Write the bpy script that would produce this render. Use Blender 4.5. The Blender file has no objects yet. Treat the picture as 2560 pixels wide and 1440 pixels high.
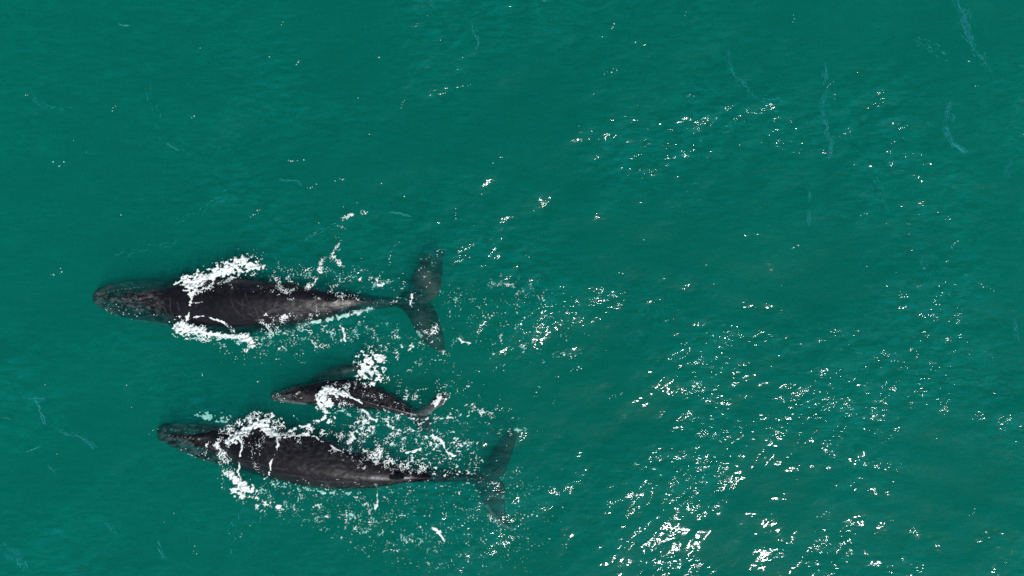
import bpy, bmesh, math, random
import numpy as np
from mathutils import Vector
from mathutils.bvhtree import BVHTree

random.seed(7)
rng = np.random.default_rng(11)
scene = bpy.context.scene

# ------------------------------------------------------------------ camera, sky, sun
S = 0.0147                      # metres per photograph pixel at sea level
W_PX, H_PX = 2560, 1440
CAM_H = W_PX * S * 24.0 / 36.0  # drone with a 24 mm equivalent lens looking straight down


def wx(px): return (px - W_PX / 2) * S
def wy(py): return -(py - H_PX / 2) * S


cam_data = bpy.data.cameras.new('camera')
cam_data.lens = 24.0
cam_data.sensor_width = 36.0
cam_data.clip_start = 0.1
cam_data.clip_end = 8000.0
cam = bpy.data.objects.new('camera', cam_data)
cam.location = (0, 0, CAM_H)
cam.rotation_euler = (0, 0, 0)
scene.collection.objects.link(cam)
scene.camera = cam

SUN_ELEV = 56.5
SUN_DIR = Vector((0.55, -0.835, 0)).normalized()      # horizontal direction towards the sun
se = math.radians(SUN_ELEV)
sun_vec = Vector((SUN_DIR.x * math.cos(se), SUN_DIR.y * math.cos(se), math.sin(se)))

world = bpy.data.worlds.new('World')
scene.world = world
world.use_nodes = True
wn = world.node_tree
wn.nodes.clear()
sky = wn.nodes.new('ShaderNodeTexSky')
sky.sky_type = 'NISHITA'
sky.sun_disc = False
sky.sun_elevation = se
sky.sun_rotation = math.atan2(SUN_DIR.x, SUN_DIR.y)
bg = wn.nodes.new('ShaderNodeBackground')
bg.inputs['Strength'].default_value = 0.05
wo = wn.nodes.new('ShaderNodeOutputWorld')
wn.links.new(sky.outputs[0], bg.inputs[0])
wn.links.new(bg.outputs[0], wo.inputs[0])

sun_data = bpy.data.lights.new('sun', 'SUN')
sun_data.energy = 4.6
sun_data.angle = math.radians(0.5)
sun_data.color = (1.0, 0.97, 0.93)
sun = bpy.data.objects.new('sun', sun_data)
sun.rotation_euler = sun_vec.to_track_quat('Z', 'Y').to_euler()
sun.location = (0, 0, 60)
scene.collection.objects.link(sun)

scene.view_settings.view_transform = 'Standard'
scene.view_settings.look = 'None'
scene.view_settings.exposure = 0.0
scene.view_settings.gamma = 1.0
scene.view_settings.use_curve_mapping = False

scene.render.engine = 'CYCLES'
cy = scene.cycles
cy.max_bounces = 8
cy.diffuse_bounces = 2
cy.glossy_bounces = 3
cy.transmission_bounces = 4
cy.volume_bounces = 3
cy.transparent_max_bounces = 12
cy.use_denoising = False
cy.sample_clamp_direct = 30.0
cy.sample_clamp_indirect = 4.0
cy.caustics_reflective = False
cy.caustics_refractive = False

# ------------------------------------------------------------------ noise helpers
_perm = {}


def perlin(x, y, seed=0):
    """gradient noise, roughly -0.7..0.7, on arrays"""
    if seed not in _perm:
        r = np.random.default_rng(1000 + seed)
        _perm[seed] = r.random((256, 256)).astype(np.float32) * (2 * np.pi)
    ang = _perm[seed]
    gx, gy = np.cos(ang), np.sin(ang)
    xi = np.floor(x).astype(np.int64)
    yi = np.floor(y).astype(np.int64)
    fx = (x - xi).astype(np.float32)
    fy = (y - yi).astype(np.float32)
    u = fx * fx * fx * (fx * (fx * 6 - 15) + 10)
    v = fy * fy * fy * (fy * (fy * 6 - 15) + 10)

    def g(ix, iy, dx, dy):
        a, b = ix & 255, iy & 255
        return gx[a, b] * dx + gy[a, b] * dy
    n00 = g(xi, yi, fx, fy)
    n10 = g(xi + 1, yi, fx - 1, fy)
    n01 = g(xi, yi + 1, fx, fy - 1)
    n11 = g(xi + 1, yi + 1, fx - 1, fy - 1)
    a = n00 + u * (n10 - n00)
    b = n01 + u * (n11 - n01)
    return a + v * (b - a)


def fbm(x, y, seed, octv=3, gain=0.5):
    t = 0
    a = 1.0
    for i in range(octv):
        t = t + a * perlin(x * 2 ** i + 17.3 * i, y * 2 ** i - 9.1 * i, seed + i)
        a *= gain
    return t


def smooth01(t):
    t = np.clip(t, 0, 1)
    return t * t * (3 - 2 * t)


def seg_dist(X, Y, pts):
    """distance to a polyline and interpolated third value (radius) at the closest point"""
    best = np.full(X.shape, 1e9, np.float32)
    val = np.zeros(X.shape, np.float32)
    for a, b in zip(pts[:-1], pts[1:]):
        ax, ay = a[0], a[1]
        dx, dy = b[0] - ax, b[1] - ay
        L2 = dx * dx + dy * dy + 1e-9
        t = np.clip(((X - ax) * dx + (Y - ay) * dy) / L2, 0, 1)
        d = np.hypot(X - (ax + t * dx), Y - (ay + t * dy))
        m = d < best
        best = np.where(m, d, best)
        if len(a) > 2:
            val = np.where(m, a[2] + (b[2] - a[2]) * t, val)
    return best, val


# ------------------------------------------------------------------ tagging helpers
def tag(o, label=None, cat=None, group=None, kind=None):
    if label: o['label'] = label
    if cat: o['category'] = cat
    if group: o['group'] = group
    if kind: o['kind'] = kind
    return o


def mesh_from_np(name, verts, quads, mat=None, parent=None, smooth=True):
    me = bpy.data.meshes.new(name)
    nv, nq = len(verts), len(quads)
    k = quads.shape[1]
    me.vertices.add(nv)
    me.vertices.foreach_set('co', np.asarray(verts, np.float32).ravel())
    me.loops.add(nq * k)
    me.loops.foreach_set('vertex_index', np.asarray(quads, np.int32).ravel())
    me.polygons.add(nq)
    me.polygons.foreach_set('loop_start', (np.arange(nq) * k).astype(np.int32))
    me.update(calc_edges=True)
    me.validate()
    if smooth:
        me.polygons.foreach_set('use_smooth', np.ones(len(me.polygons), bool))
    o = bpy.data.objects.new(name, me)
    scene.collection.objects.link(o)
    if mat: me.materials.append(mat)
    if parent: o.parent = parent
    return o


# ------------------------------------------------------------------ materials
def new_mat(name):
    m = bpy.data.materials.new(name)
    m.use_nodes = True
    m.node_tree.nodes.clear()
    return m, m.node_tree.nodes, m.node_tree.links


def math_node(N, L, op, a, b=None, clamp=False):
    n = N.new('ShaderNodeMath')
    n.operation = op
    n.use_clamp = clamp
    for i, v in enumerate((a, b)):
        if v is None: continue
        if isinstance(v, (int, float)): n.inputs[i].default_value = v
        else: L.new(v, n.inputs[i])
    return n.outputs[0]


def water_material():
    m, N, L = new_mat('sea_water')
    out = N.new('ShaderNodeOutputMaterial')
    tc = N.new('ShaderNodeTexCoord')

    def noise(scale, detail, rough, stretch=(1, 1, 1), rot=0.0, dist=0.0):
        mp = N.new('ShaderNodeMapping')
        mp.inputs['Rotation'].default_value = (0, 0, rot)
        mp.inputs['Scale'].default_value = stretch
        L.new(tc.outputs['Object'], mp.inputs[0])
        n = N.new('ShaderNodeTexNoise')
        n.inputs['Scale'].default_value = scale
        n.inputs['Detail'].default_value = detail
        n.inputs['Roughness'].default_value = rough
        n.inputs['Distortion'].default_value = dist
        L.new(mp.outputs[0], n.inputs['Vector'])
        return n.outputs[0]
    # capillary ripples finer than the mesh; ruffled patches come and go
    fine = noise(5.2, 2.0, 0.42, (0.55, 2.0, 1.0), -0.38)
    patch = noise(0.35, 2.0, 0.5)
    rm = N.new('ShaderNodeMapRange')
    rm.inputs['From Min'].default_value = 0.36
    rm.inputs['From Max'].default_value = 0.66
    rm.inputs['To Min'].default_value = 0.25
    rm.inputs['To Max'].default_value = 1.0
    L.new(patch, rm.inputs[0])
    att = N.new('ShaderNodeAttribute')
    att.attribute_name = 'ruffle'
    amp = math_node(N, L, 'MULTIPLY', rm.outputs[0], att.outputs['Fac'])
    hgt = math_node(N, L, 'MULTIPLY', math_node(N, L, 'MULTIPLY', fine, amp), 0.045)
    bump = N.new('ShaderNodeBump')
    bump.inputs['Strength'].default_value = 1.0
    bump.inputs['Distance'].default_value = 1.0
    L.new(hgt, bump.inputs['Height'])
    geo = N.new('ShaderNodeNewGeometry')
    # Schlick reflectance for water, the same from above and below
    dot = N.new('ShaderNodeVectorMath')
    dot.operation = 'DOT_PRODUCT'
    L.new(bump.outputs[0], dot.inputs[0])
    L.new(geo.outputs['Incoming'], dot.inputs[1])
    c = math_node(N, L, 'ABSOLUTE', dot.outputs['Value'])
    p5 = math_node(N, L, 'POWER', math_node(N, L, 'SUBTRACT', 1.0, c, True), 5.0)
    fres = math_node(N, L, 'ADD', math_node(N, L, 'MULTIPLY', p5, 0.98), 0.021, True)
    gl = N.new('ShaderNodeBsdfGlossy')
    gl.inputs['Roughness'].default_value = 0.045
    L.new(bump.outputs[0], gl.inputs['Normal'])
    tr = N.new('ShaderNodeBsdfTransparent')
    df = N.new('ShaderNodeBsdfDiffuse')     # teal skin whose streaks paint the light and dark of waves
    df.inputs['Color'].default_value = (0.002, 0.25, 0.235, 1)
    L.new(bump.outputs[0], df.inputs['Normal'])
    mx1 = N.new('ShaderNodeMixShader')
    wisp = noise(2.4, 6.0, 0.72, (0.6, 2.2, 1.0), -0.6, 0.5)
    wr = N.new('ShaderNodeMapRange')
    wr.inputs['From Min'].default_value = 0.38
    wr.inputs['From Max'].default_value = 0.80
    wr.inputs['To Min'].default_value = 0.0
    wr.inputs['To Max'].default_value = 0.36
    L.new(wisp, wr.inputs[0])
    # faint veins painted in for sky reflected on steep crests
    ra = noise(0.55, 5.0, 0.6, (1.6, 0.8, 1.0), 0.15, 1.5)
    vein = math_node(N, L, 'SUBTRACT', 1.0, math_node(N, L, 'MULTIPLY', math_node(N, L, 'ABSOLUTE', math_node(N, L, 'SUBTRACT', ra, 0.5)), 40.0), True)
    vm = N.new('ShaderNodeMapRange')
    vm.inputs['From Min'].default_value = 0.56
    vm.inputs['From Max'].default_value = 0.72
    L.new(noise(0.28, 3.0, 0.5), vm.inputs[0])
    veins = math_node(N, L, 'MULTIPLY', math_node(N, L, 'MULTIPLY', vein, vm.outputs[0]), math_node(N, L, 'MULTIPLY', noise(9.0, 4.0, 0.7), 0.30))
    skin = math_node(N, L, 'ADD', math_node(N, L, 'MULTIPLY', wr.outputs[0], att.outputs['Fac']), veins, True)
    L.new(skin, mx1.inputs[0])
    L.new(tr.outputs[0], mx1.inputs[1])
    L.new(df.outputs[0], mx1.inputs[2])
    mx = N.new('ShaderNodeMixShader')
    L.new(fres, mx.inputs[0])
    L.new(mx1.outputs[0], mx.inputs[1])
    L.new(gl.outputs[0], mx.inputs[2])
    L.new(mx.outputs[0], out.inputs['Surface'])
    vs = N.new('ShaderNodeVolumeScatter')
    vs.inputs['Color'].default_value = (0.015, 1.0, 0.92, 1)
    vs.inputs['Density'].default_value = 0.30
    vs.inputs['Anisotropy'].default_value = 0.0
    va = N.new('ShaderNodeVolumeAbsorption')
    va.inputs['Color'].default_value = (0.0, 0.785, 0.705, 1)
    va.inputs['Density'].default_value = 1.6
    ad = N.new('ShaderNodeAddShader')
    L.new(vs.outputs[0], ad.inputs[0])
    L.new(va.outputs[0], ad.inputs[1])
    L.new(ad.outputs[0], out.inputs['Volume'])
    return m


def skin_material():
    m, N, L = new_mat('whale_skin')
    out = N.new('ShaderNodeOutputMaterial')
    b = N.new('ShaderNodeBsdfPrincipled')
    L.new(b.outputs[0], out.inputs[0])
    tc = N.new('ShaderNodeTexCoord')

    def noise(scale, detail, rough, stretch=(1, 1, 1)):
        mp = N.new('ShaderNodeMapping')
        mp.inputs['Scale'].default_value = stretch
        L.new(tc.outputs['Object'], mp.inputs[0])
        n = N.new('ShaderNodeTexNoise')
        n.inputs['Scale'].default_value = scale
        n.inputs['Detail'].default_value = detail
        n.inputs['Roughness'].default_value = rough
        L.new(mp.outputs[0], n.inputs['Vector'])
        return n.outputs[0]

    def ramp(src, lo, hi, c0, c1):
        r = N.new('ShaderNodeValToRGB')
        r.color_ramp.elements[0].position = lo
        r.color_ramp.elements[1].position = hi
        r.color_ramp.elements[0].color = c0 + (1,)
        r.color_ramp.elements[1].color = c1 + (1,)
        L.new(src, r.inputs[0])
        return r.outputs[0]

    def mix(f, a, c):
        n = N.new('ShaderNodeMix')
        n.data_type = 'RGBA'
        L.new(f, n.inputs[0])
        for s, v in ((6, a), (7, c)):
            if isinstance(v, tuple): n.inputs[s].default_value = v + (1,)
            else: L.new(v, n.inputs[s])
        return n.outputs[2]
    base = ramp(noise(2.2, 8, 0.65, (0.7, 1.3, 1)), 0.35, 0.7, (0.0022, 0.0018, 0.003), (0.006, 0.005, 0.009))
    # peeling skin and algae mottling
    mot = ramp(noise(5.5, 9, 0.72, (0.8, 1.4, 1)), 0.47, 0.66, (0, 0, 0), (1, 1, 1))
    at_m = N.new('ShaderNodeAttribute'); at_m.attribute_name = 'mottle'
    f1 = math_node(N, L, 'MULTIPLY', mot, at_m.outputs['Fac'])
    col = mix(f1, base, (0.10, 0.105, 0.10))
    at_p = N.new('ShaderNodeAttribute'); at_p.attribute_name = 'pale'
    pn = ramp(noise(7, 8, 0.7), 0.30, 0.6, (0.45, 0.45, 0.45), (1, 1, 1))
    f2 = math_node(N, L, 'MULTIPLY', pn, at_p.outputs['Fac'], True)
    col = mix(f2, col, (0.50, 0.50, 0.47))
    at_s = N.new('ShaderNodeAttribute'); at_s.attribute_name = 'scar'
    col = mix(math_node(N, L, 'MULTIPLY', at_s.outputs['Fac'], 0.5), col, (0.24, 0.21, 0.23))
    L.new(col, b.inputs['Base Color'])
    rr = N.new('ShaderNodeMapRange')
    rr.inputs['To Min'].default_value = 0.29
    rr.inputs['To Max'].default_value = 0.43
    L.new(noise(3.5, 7, 0.7), rr.inputs[0])
    L.new(rr.outputs[0], b.inputs['Roughness'])
    # wet skin shines in air; under water its gloss almost vanishes (1.5 against 1.33)
    at_a = N.new('ShaderNodeAttribute'); at_a.attribute_name = 'in_air'
    L.new(math_node(N, L, 'ADD', math_node(N, L, 'MULTIPLY', at_a.outputs['Fac'], 0.39), 1.12), b.inputs['IOR'])
    bp = N.new('ShaderNodeBump')
    bp.inputs['Distance'].default_value = 0.02
    bp.inputs['Strength'].default_value = 0.35
    L.new(noise(9, 7, 0.7, (1, 1.3, 1)), bp.inputs['Height'])
    L.new(bp.outputs[0], b.inputs['Normal'])
    return m


def simple_mat(name, col, rough, noise_scale=20, var=0.15, sss=0.0):
    m, N, L = new_mat(name)
    out = N.new('ShaderNodeOutputMaterial')
    b = N.new('ShaderNodeBsdfPrincipled')
    L.new(b.outputs[0], out.inputs[0])
    tc = N.new('ShaderNodeTexCoord')
    n = N.new('ShaderNodeTexNoise')
    n.inputs['Scale'].default_value = noise_scale
    n.inputs['Detail'].default_value = 4
    L.new(tc.outputs['Object'], n.inputs['Vector'])
    r = N.new('ShaderNodeValToRGB')
    r.color_ramp.elements[0].position = 0.3
    r.color_ramp.elements[1].position = 0.7
    r.color_ramp.elements[0].color = tuple(c * (1 - var) for c in col) + (1,)
    r.color_ramp.elements[1].color = col + (1,)
    L.new(n.outputs[0], r.inputs[0])
    L.new(r.outputs[0], b.inputs['Base Color'])
    b.inputs['Roughness'].default_value = rough
    return m


M_WATER = water_material()
M_SKIN = skin_material()
M_FOAM = simple_mat('white_foam', (0.80, 0.87, 0.87), 0.6, 30, 0.10)


def foam_sheet_material():
    """foam whose thin rims and films let the water show through"""
    m, N, L = new_mat('lacy_foam')
    out = N.new('ShaderNodeOutputMaterial')
    d = N.new('ShaderNodeBsdfDiffuse')
    d.inputs['Color'].default_value = (0.80, 0.88, 0.88, 1)
    t = N.new('ShaderNodeBsdfTransparent')
    mx = N.new('ShaderNodeMixShader')
    at = N.new('ShaderNodeAttribute')
    at.attribute_name = 'cover'
    tc = N.new('ShaderNodeTexCoord')
    n = N.new('ShaderNodeTexNoise')
    n.inputs['Scale'].default_value = 28.0
    n.inputs['Detail'].default_value = 3.0
    L.new(tc.outputs['Object'], n.inputs['Vector'])
    k = math_node(N, L, 'ADD', math_node(N, L, 'MULTIPLY', n.outputs[0], 1.2), 0.30)
    L.new(math_node(N, L, 'MULTIPLY', at.outputs['Fac'], k, True), mx.inputs[0])
    L.new(t.outputs[0], mx.inputs[1])
    L.new(d.outputs[0], mx.inputs[2])
    L.new(mx.outputs[0], out.inputs[0])
    return m


M_LACE = foam_sheet_material()
M_BUBBLE = simple_mat('bubble_cloud', (0.80, 0.86, 0.84), 0.9, 12, 0.3)
M_THREAD = simple_mat('sky_thread', (0.10, 0.52, 0.68), 0.9, 12, 0.3)  # blue of reflected sky put into the thread colour
M_SAND = simple_mat('dark_sand', (0.10, 0.10, 0.07), 0.9, 0.8, 0.5)
M_KNOB = simple_mat('skin_knob', (0.07, 0.07, 0.07), 0.5, 25, 0.7)

# ------------------------------------------------------------------ sea surface
CORE_X, CORE_Y, CELL = 20.5, 12.5, 0.05


def axis(core, cell, ratio, far):
    c = np.arange(-core, core + cell * 0.5, cell)
    out, step, p = [], cell, c[-1]
    while p < far:
        step *= ratio
        p += step
        out.append(p)
    out = np.array(out)
    return np.concatenate([-out[::-1], c, out])


wr = np.random.default_rng(5)
WAVES = []


def band(n, l0, l1, slope, mean_dir, spread):
    for i in range(n):
        lam = l0 * (l1 / l0) ** wr.random()
        th = mean_dir + wr.normal() * spread
        k = 2 * math.pi / lam
        a = slope / math.sqrt(n / 2.0) / k * (0.6 + 0.8 * wr.random())
        WAVES.append((lam, k * math.cos(th), k * math.sin(th), a, wr.random() * 6.283))


MD = math.radians(-68)
band(10, 7.0, 3.0, 0.055, MD, 0.5)
band(18, 3.0, 1.2, 0.100, MD, 0.55)
band(36, 1.2, 0.5, 0.130, MD + 0.05, 0.5)
band(80, 0.5, 0.18, 0.110, MD, 0.42)


def ruffle(x, y):
    """where wind roughens the surface; slicks in between, calmer to the left"""
    n = fbm(x * 0.16 + 3.1, y * 0.22 - 1.7, 40, 3)
    r = 0.76 + 1.35 * n
    r = r * (0.72 + 0.28 * smooth01((x + 12) / 16))
    return np.clip(r, 0.32, 1.4)


def wave_z(x, y, sp=None):
    x = np.asarray(x, np.float32)
    y = np.asarray(y, np.float32)
    z = np.zeros(x.shape, np.float32)
    rf = ruffle(x, y).astype(np.float32)
    # groups of waves
    g1 = 0.75 + 0.9 * perlin(x * 0.33 + 5, y * 0.42 + 9, 60)
    for lam, kx, ky, a, ph in WAVES:
        w = a * np.sin(kx * x + ky * y + ph)
        if lam < 1.2: w = w * rf
        elif lam < 3.0: w = w * g1
        if sp is not None:
            w = w * np.clip((lam / (sp * 3.0)) - 0.6, 0, 1)
        z += w
    # sharpen the crests a little
    return z


def build_sea():
    xs = axis(CORE_X, CELL, 1.10, 3000)
    ys = axis(CORE_Y, CELL, 1.10, 3000)
    X, Y = np.meshgrid(xs, ys)
    dx, dy = np.gradient(xs), np.gradient(ys)
    SP = np.maximum(dx[None, :], dy[:, None])
    Z = wave_z(X, Y, SP)
    ny, nx = X.shape
    verts = np.stack([X, Y, Z], -1).reshape(-1, 3)
    idx = np.arange(nx * ny).reshape(ny, nx)
    q = np.stack([idx[:-1, :-1], idx[:-1, 1:], idx[1:, 1:], idx[1:, :-1]], -1).reshape(-1, 4)
    # closing walls and bottom so that the water body is a solid
    loop = np.concatenate([idx[0, :-1], idx[:-1, -1], idx[-1, :0:-1], idx[:0:-1, 0]])
    low = verts[loop].copy()
    low[:, 2] = -15
    n0 = len(verts)
    m = len(loop)
    lowi = n0 + np.arange(m)
    nxt = np.roll(loop, -1)
    lnx = np.roll(lowi, -1)
    wall = np.stack([loop, lowi, lnx, nxt], -1)
    verts = np.concatenate([verts, low, [[0, 0, -15.0]]])
    ctr = len(verts) - 1
    # bottom: pairs of rim edges with the centre make quads (m is even)
    bi = np.arange(0, m, 2)
    bot = np.stack([np.full(len(bi), ctr), lowi[(bi + 2) % m], lowi[(bi + 1) % m], lowi[bi]], -1)
    quads = np.concatenate([q, wall, bot])
    o = mesh_from_np('sea', verts, quads, M_WATER)
    me = o.data
    sm = np.ones(len(me.polygons), bool)
    sm[len(q):] = False
    me.polygons.foreach_set('use_smooth', sm)
    at = me.attributes.new('ruffle', 'FLOAT', 'POINT')
    rv = np.ones(len(me.vertices), np.float32)
    rv[:nx * ny] = ruffle(X, Y).ravel()
    at.data.foreach_set('value', rv)
    tag(o, 'green teal sea with small wind ripples and sun glints', kind='structure')
    return o


build_sea()
sb = 2900.0
gx = np.linspace(-1, 1, 60)
gx = np.sign(gx) * np.abs(gx) ** 3 * sb
GX, GY = np.meshgrid(gx, gx)
GZ = -13.6 + 0.35 * perlin(GX * 0.05, GY * 0.05, 70)
gi = np.arange(3600).reshape(60, 60)
seabed = mesh_from_np('seabed', np.stack([GX, GY, GZ], -1).reshape(-1, 3),
                      np.stack([gi[:-1, :-1], gi[:-1, 1:], gi[1:, 1:], gi[1:, :-1]], -1).reshape(-1, 4), M_SAND)
tag(seabed, 'dark sandy bottom lying unseen under the green water', kind='structure')


# ------------------------------------------------------------------ whales
def interp_st(st, n):
    """smooth (monotone cubic-like) interpolation of station rows by column 0"""
    st = np.array(st, float)
    x = st[:, 0]
    t = np.linspace(0, 1, n)
    # denser towards both ends
    xs = x[0] + (x[-1] - x[0]) * (0.5 - 0.5 * np.cos(t * np.pi)) if False else None
    u = x[0] + (x[-1] - x[0]) * t
    u[1:12] = x[0] + (x[-1] - x[0]) * t[11] * (np.arange(1, 12) / 11.0) ** 1.7
    res = np.zeros((n, st.shape[1]))
    res[:, 0] = u
    for c in range(1, st.shape[1]):
        y = st[:, c]
        h = np.diff(x)
        d = np.diff(y) / h
        m = np.zeros(len(x))
        m[1:-1] = np.where(d[:-1] * d[1:] > 0, 2 * d[:-1] * d[1:] / (d[:-1] + d[1:] + 1e-12), 0)
        m[0], m[-1] = d[0], d[-1]
        i = np.clip(np.searchsorted(x, u) - 1, 0, len(x) - 2)
        s = (u - x[i]) / h[i]
        h00 = 2 * s ** 3 - 3 * s ** 2 + 1
        h10 = s ** 3 - 2 * s ** 2 + s
        h01 = -2 * s ** 3 + 3 * s ** 2
        h11 = s ** 3 - s ** 2
        res[:, c] = h00 * y[i] + h10 * h[i] * m[i] + h01 * y[i + 1] + h11 * h[i] * m[i + 1]
    return res


def body_bm(bm, st, n=120, k=40):
    """st rows: px, py of upper edge, py of dorsal ridge, py of lower edge, z top, z of widest level, z belly"""
    R = interp_st(st, n)
    rings = []
    for row in R:
        px, yu, yr, yl, zt, zm, zb = row
        ring = []
        for j in range(k):
            a = 2 * math.pi * j / k
            ca, sa = math.cos(a), math.sin(a)
            w = (yr - yu) if ca > 0 else (yl - yr)
            if sa >= 0:
                # top: rounded back with a blunt ridge
                z = zm + (zt - zm) * abs(sa) ** 1.2
                yy = w * abs(ca) ** 1.06
                pyv = yr - math.copysign(yy, ca)
            else:
                z = zm + (zb - zm) * abs(sa)
                pyv = yr - math.copysign(w * abs(ca), ca)
            ring.append(bm.verts.new((wx(px), wy(pyv), z)))
        rings.append(ring)
    for a, b in zip(rings[:-1], rings[1:]):
        for j in range(k):
            bm.faces.new((a[j], a[(j + 1) % k], b[(j + 1) % k], b[j]))
    bm.faces.new(rings[0][::-1])
    bm.faces.new(rings[-1])


def lobe_bm(bm, lead, trail, z0, z1, thick, n=40, k=20, zbend=0.0):
    """a fin or fluke lobe between its leading and trailing edge curves (photo pixels)"""
    def curve(pts, t):
        pts = np.array(pts, float)
        d = np.concatenate([[0], np.cumsum(np.hypot(*np.diff(pts, axis=0).T))])
        d /= d[-1]
        # Catmull-Rom through arc length
        i = min(max(np.searchsorted(d, t) - 1, 0), len(pts) - 2)
        s = (t - d[i]) / (d[i + 1] - d[i])
        p0 = pts[max(i - 1, 0)]; p1 = pts[i]; p2 = pts[i + 1]; p3 = pts[min(i + 2, len(pts) - 1)]
        return 0.5 * ((2 * p1) + (-p0 + p2) * s + (2 * p0 - 5 * p1 + 4 * p2 - p3) * s * s + (-p0 + 3 * p1 - 3 * p2 + p3) * s ** 3)
    rings = []
    for i in range(n + 1):
        t = i / n
        A, B = curve(lead, t), curve(trail, t)
        A, B = A - (B - A) * 0.07, B + (B - A) * 0.07
        zc = z0 + (z1 - z0) * t + zbend * math.sin(math.pi * t)
        th = thick * (1 - 0.82 * t) * min(1.0, 12 * (1.01 - t))
        ring = []
        for j in range(k):
            a = 2 * math.pi * j / k
            c = 0.5 - 0.5 * math.cos(a)               # 0 at the leading edge, 1 at the trailing edge
            prof = math.sqrt(max(c, 0)) * (1 - c) ** 0.8 * 1.5 + 0.20
            p = A + (B - A) * c
            ring.append(bm.verts.new((wx(p[0]), wy(p[1]), zc + math.copysign(prof * th * 0.5, math.sin(a)) * (1 if abs(math.sin(a)) > 1e-6 else 0))))
        rings.append(ring)
    for a, b in zip(rings[:-1], rings[1:]):
        for j in range(k):
            bm.faces.new((a[j], a[(j + 1) % k], b[(j + 1) % k], b[j]))
    bm.faces.new(rings[0][::-1])
    bm.faces.new(rings[-1])


WHALE_TREES = []


def build_whale(name, label, body, lobes, fin, voxel, reliefs, marks, pales, mottles, scale=1.0, seed=0):
    bm = bmesh.new()
    body_bm(bm, body)
    for lb in lobes:
        lobe_bm(bm, **lb)
    # dorsal fin: a low hooked fin on the ridge
    fx0, fx1, fy, fz, fh = fin
    rings = []
    for i in range(9):
        t = i / 8
        xa = fx0 + (fx1 - fx0) * (0.75 * t ** 0.9)
        xb = fx1 + (fx1 - fx0) * 0.10 * t
        z = fz - 0.3 + (fh + 0.3) * t
        wdt = 0.11 * (1 - t) ** 0.7 * scale + 0.025
        ring = []
        for j in range(12):
            a = 2 * math.pi * j / 12
            c = 0.5 - 0.5 * math.cos(a)
            ring.append(bm.verts.new((wx(xa + (xb - xa) * c), wy(fy) + math.sin(a) * wdt * (1 - 0.5 * c), z)))
        rings.append(ring)
    for a, b in zip(rings[:-1], rings[1:]):
        for j in range(12):
            bm.faces.new((a[j], a[(j + 1) % 12], b[(j + 1) % 12], b[j]))
    bm.faces.new(rings[0][::-1])
    bm.faces.new(rings[-1])
    bmesh.ops.recalc_face_normals(bm, faces=bm.faces)
    me = bpy.data.meshes.new('tmp')
    bm.to_mesh(me)
    bm.free()
    o = bpy.data.objects.new('tmp', me)
    scene.collection.objects.link(o)
    md = o.modifiers.new('r', 'REMESH')
    md.mode = 'VOXEL'
    md.voxel_size = voxel
    ms = o.modifiers.new('s', 'SMOOTH')
    ms.iterations = 8
    ms.factor = 0.5
    dg = bpy.context.evaluated_depsgraph_get()
    res = bpy.data.meshes.new_from_object(o.evaluated_get(dg))
    bpy.data.objects.remove(o)
    n = len(res.vertices)
    co = np.zeros(n * 3, np.float32)
    res.vertices.foreach_get('co', co)
    co = co.reshape(-1, 3)
    nor = np.zeros(n * 3, np.float32)
    res.vertices.foreach_get('normal', nor)
    nor = nor.reshape(-1, 3)
    PX = co[:, 0] / S + W_PX / 2
    PY = -co[:, 1] / S + H_PX / 2
    up = np.clip(nor[:, 2], 0, 1)
    disp = np.zeros(n, np.float32)
    for pts, r, h in reliefs:
        d, _ = seg_dist(PX, PY, pts)
        disp += h * np.exp(-(d / r) ** 2) * up
    # skin undulation, muscle and wrinkle relief
    disp += 0.011 * scale * fbm(co[:, 0] * 1.3, co[:, 1] * 2.4 + co[:, 2] * 1.5, 80 + seed, 4)
    disp += 0.006 * scale * perlin(co[:, 0] * 5, co[:, 1] * 7 + co[:, 2] * 5, 90 + seed)
    co = co + nor * disp[:, None]
    wob = smooth01((-co[:, 2] - 0.05) / 0.15) * 0.022 * scale
    co[:, 0] += wob * perlin(co[:, 0] * 4.2, co[:, 1] * 5.5, 95 + seed)
    co[:, 1] += wob * 1.4 * perlin(co[:, 0] * 4.8 + 30, co[:, 1] * 5.0, 96 + seed)
    res.vertices.foreach_set('co', co.ravel())
    res.update()

    def attr(nm, v):
        a = res.attributes.new(nm, 'FLOAT', 'POINT')
        a.data.foreach_set('value', np.clip(v, 0, 1).astype(np.float32))
    sc = np.zeros(n)
    jx = PX + 3 * perlin(PX * 0.07, PY * 0.07, 85 + seed)
    jy = PY + 3 * perlin(PX * 0.07 + 40, PY * 0.07, 86 + seed)
    brk = 0.55 + 0.9 * perlin(PX * 0.06, PY * 0.06, 87 + seed)
    for pts, r, v in marks:
        d, _ = seg_dist(jx, jy, pts)
        sc = np.maximum(sc, v * np.exp(-(d / (r * 0.75)) ** 2) * np.clip(brk, 0, 1) * (up > 0.05))
    # faint random scratches (teeth rakes, rope marks)
    r_ = np.random.default_rng(300 + seed)
    bx0, bx1 = body[1][0], body[-2][0]
    for i in range(60):
        x0 = r_.uniform(bx0, bx1)
        row = interp_at(body, x0)
        y0 = r_.uniform(row[1], row[3])
        a = r_.normal(0.3, 0.9)
        ln = r_.uniform(6, 30) * scale
        p = [(x0, y0), (x0 + math.cos(a) * ln * 0.5, y0 + math.sin(a) * ln * 0.5 + r_.normal() * 2), (x0 + math.cos(a) * ln, y0 + math.sin(a) * ln)]
        d, _ = seg_dist(jx, jy, p)
        sc = np.maximum(sc, r_.uniform(0.05, 0.22) * np.exp(-(d / 0.9) ** 2) * (up > 0.1))
    attr('scar', sc)
    pl = np.zeros(n)
    for pts, r, v in pales:
        d, _ = seg_dist(jx, jy, pts)
        pl = np.maximum(pl, v * np.exp(-(d / r) ** 2))
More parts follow.
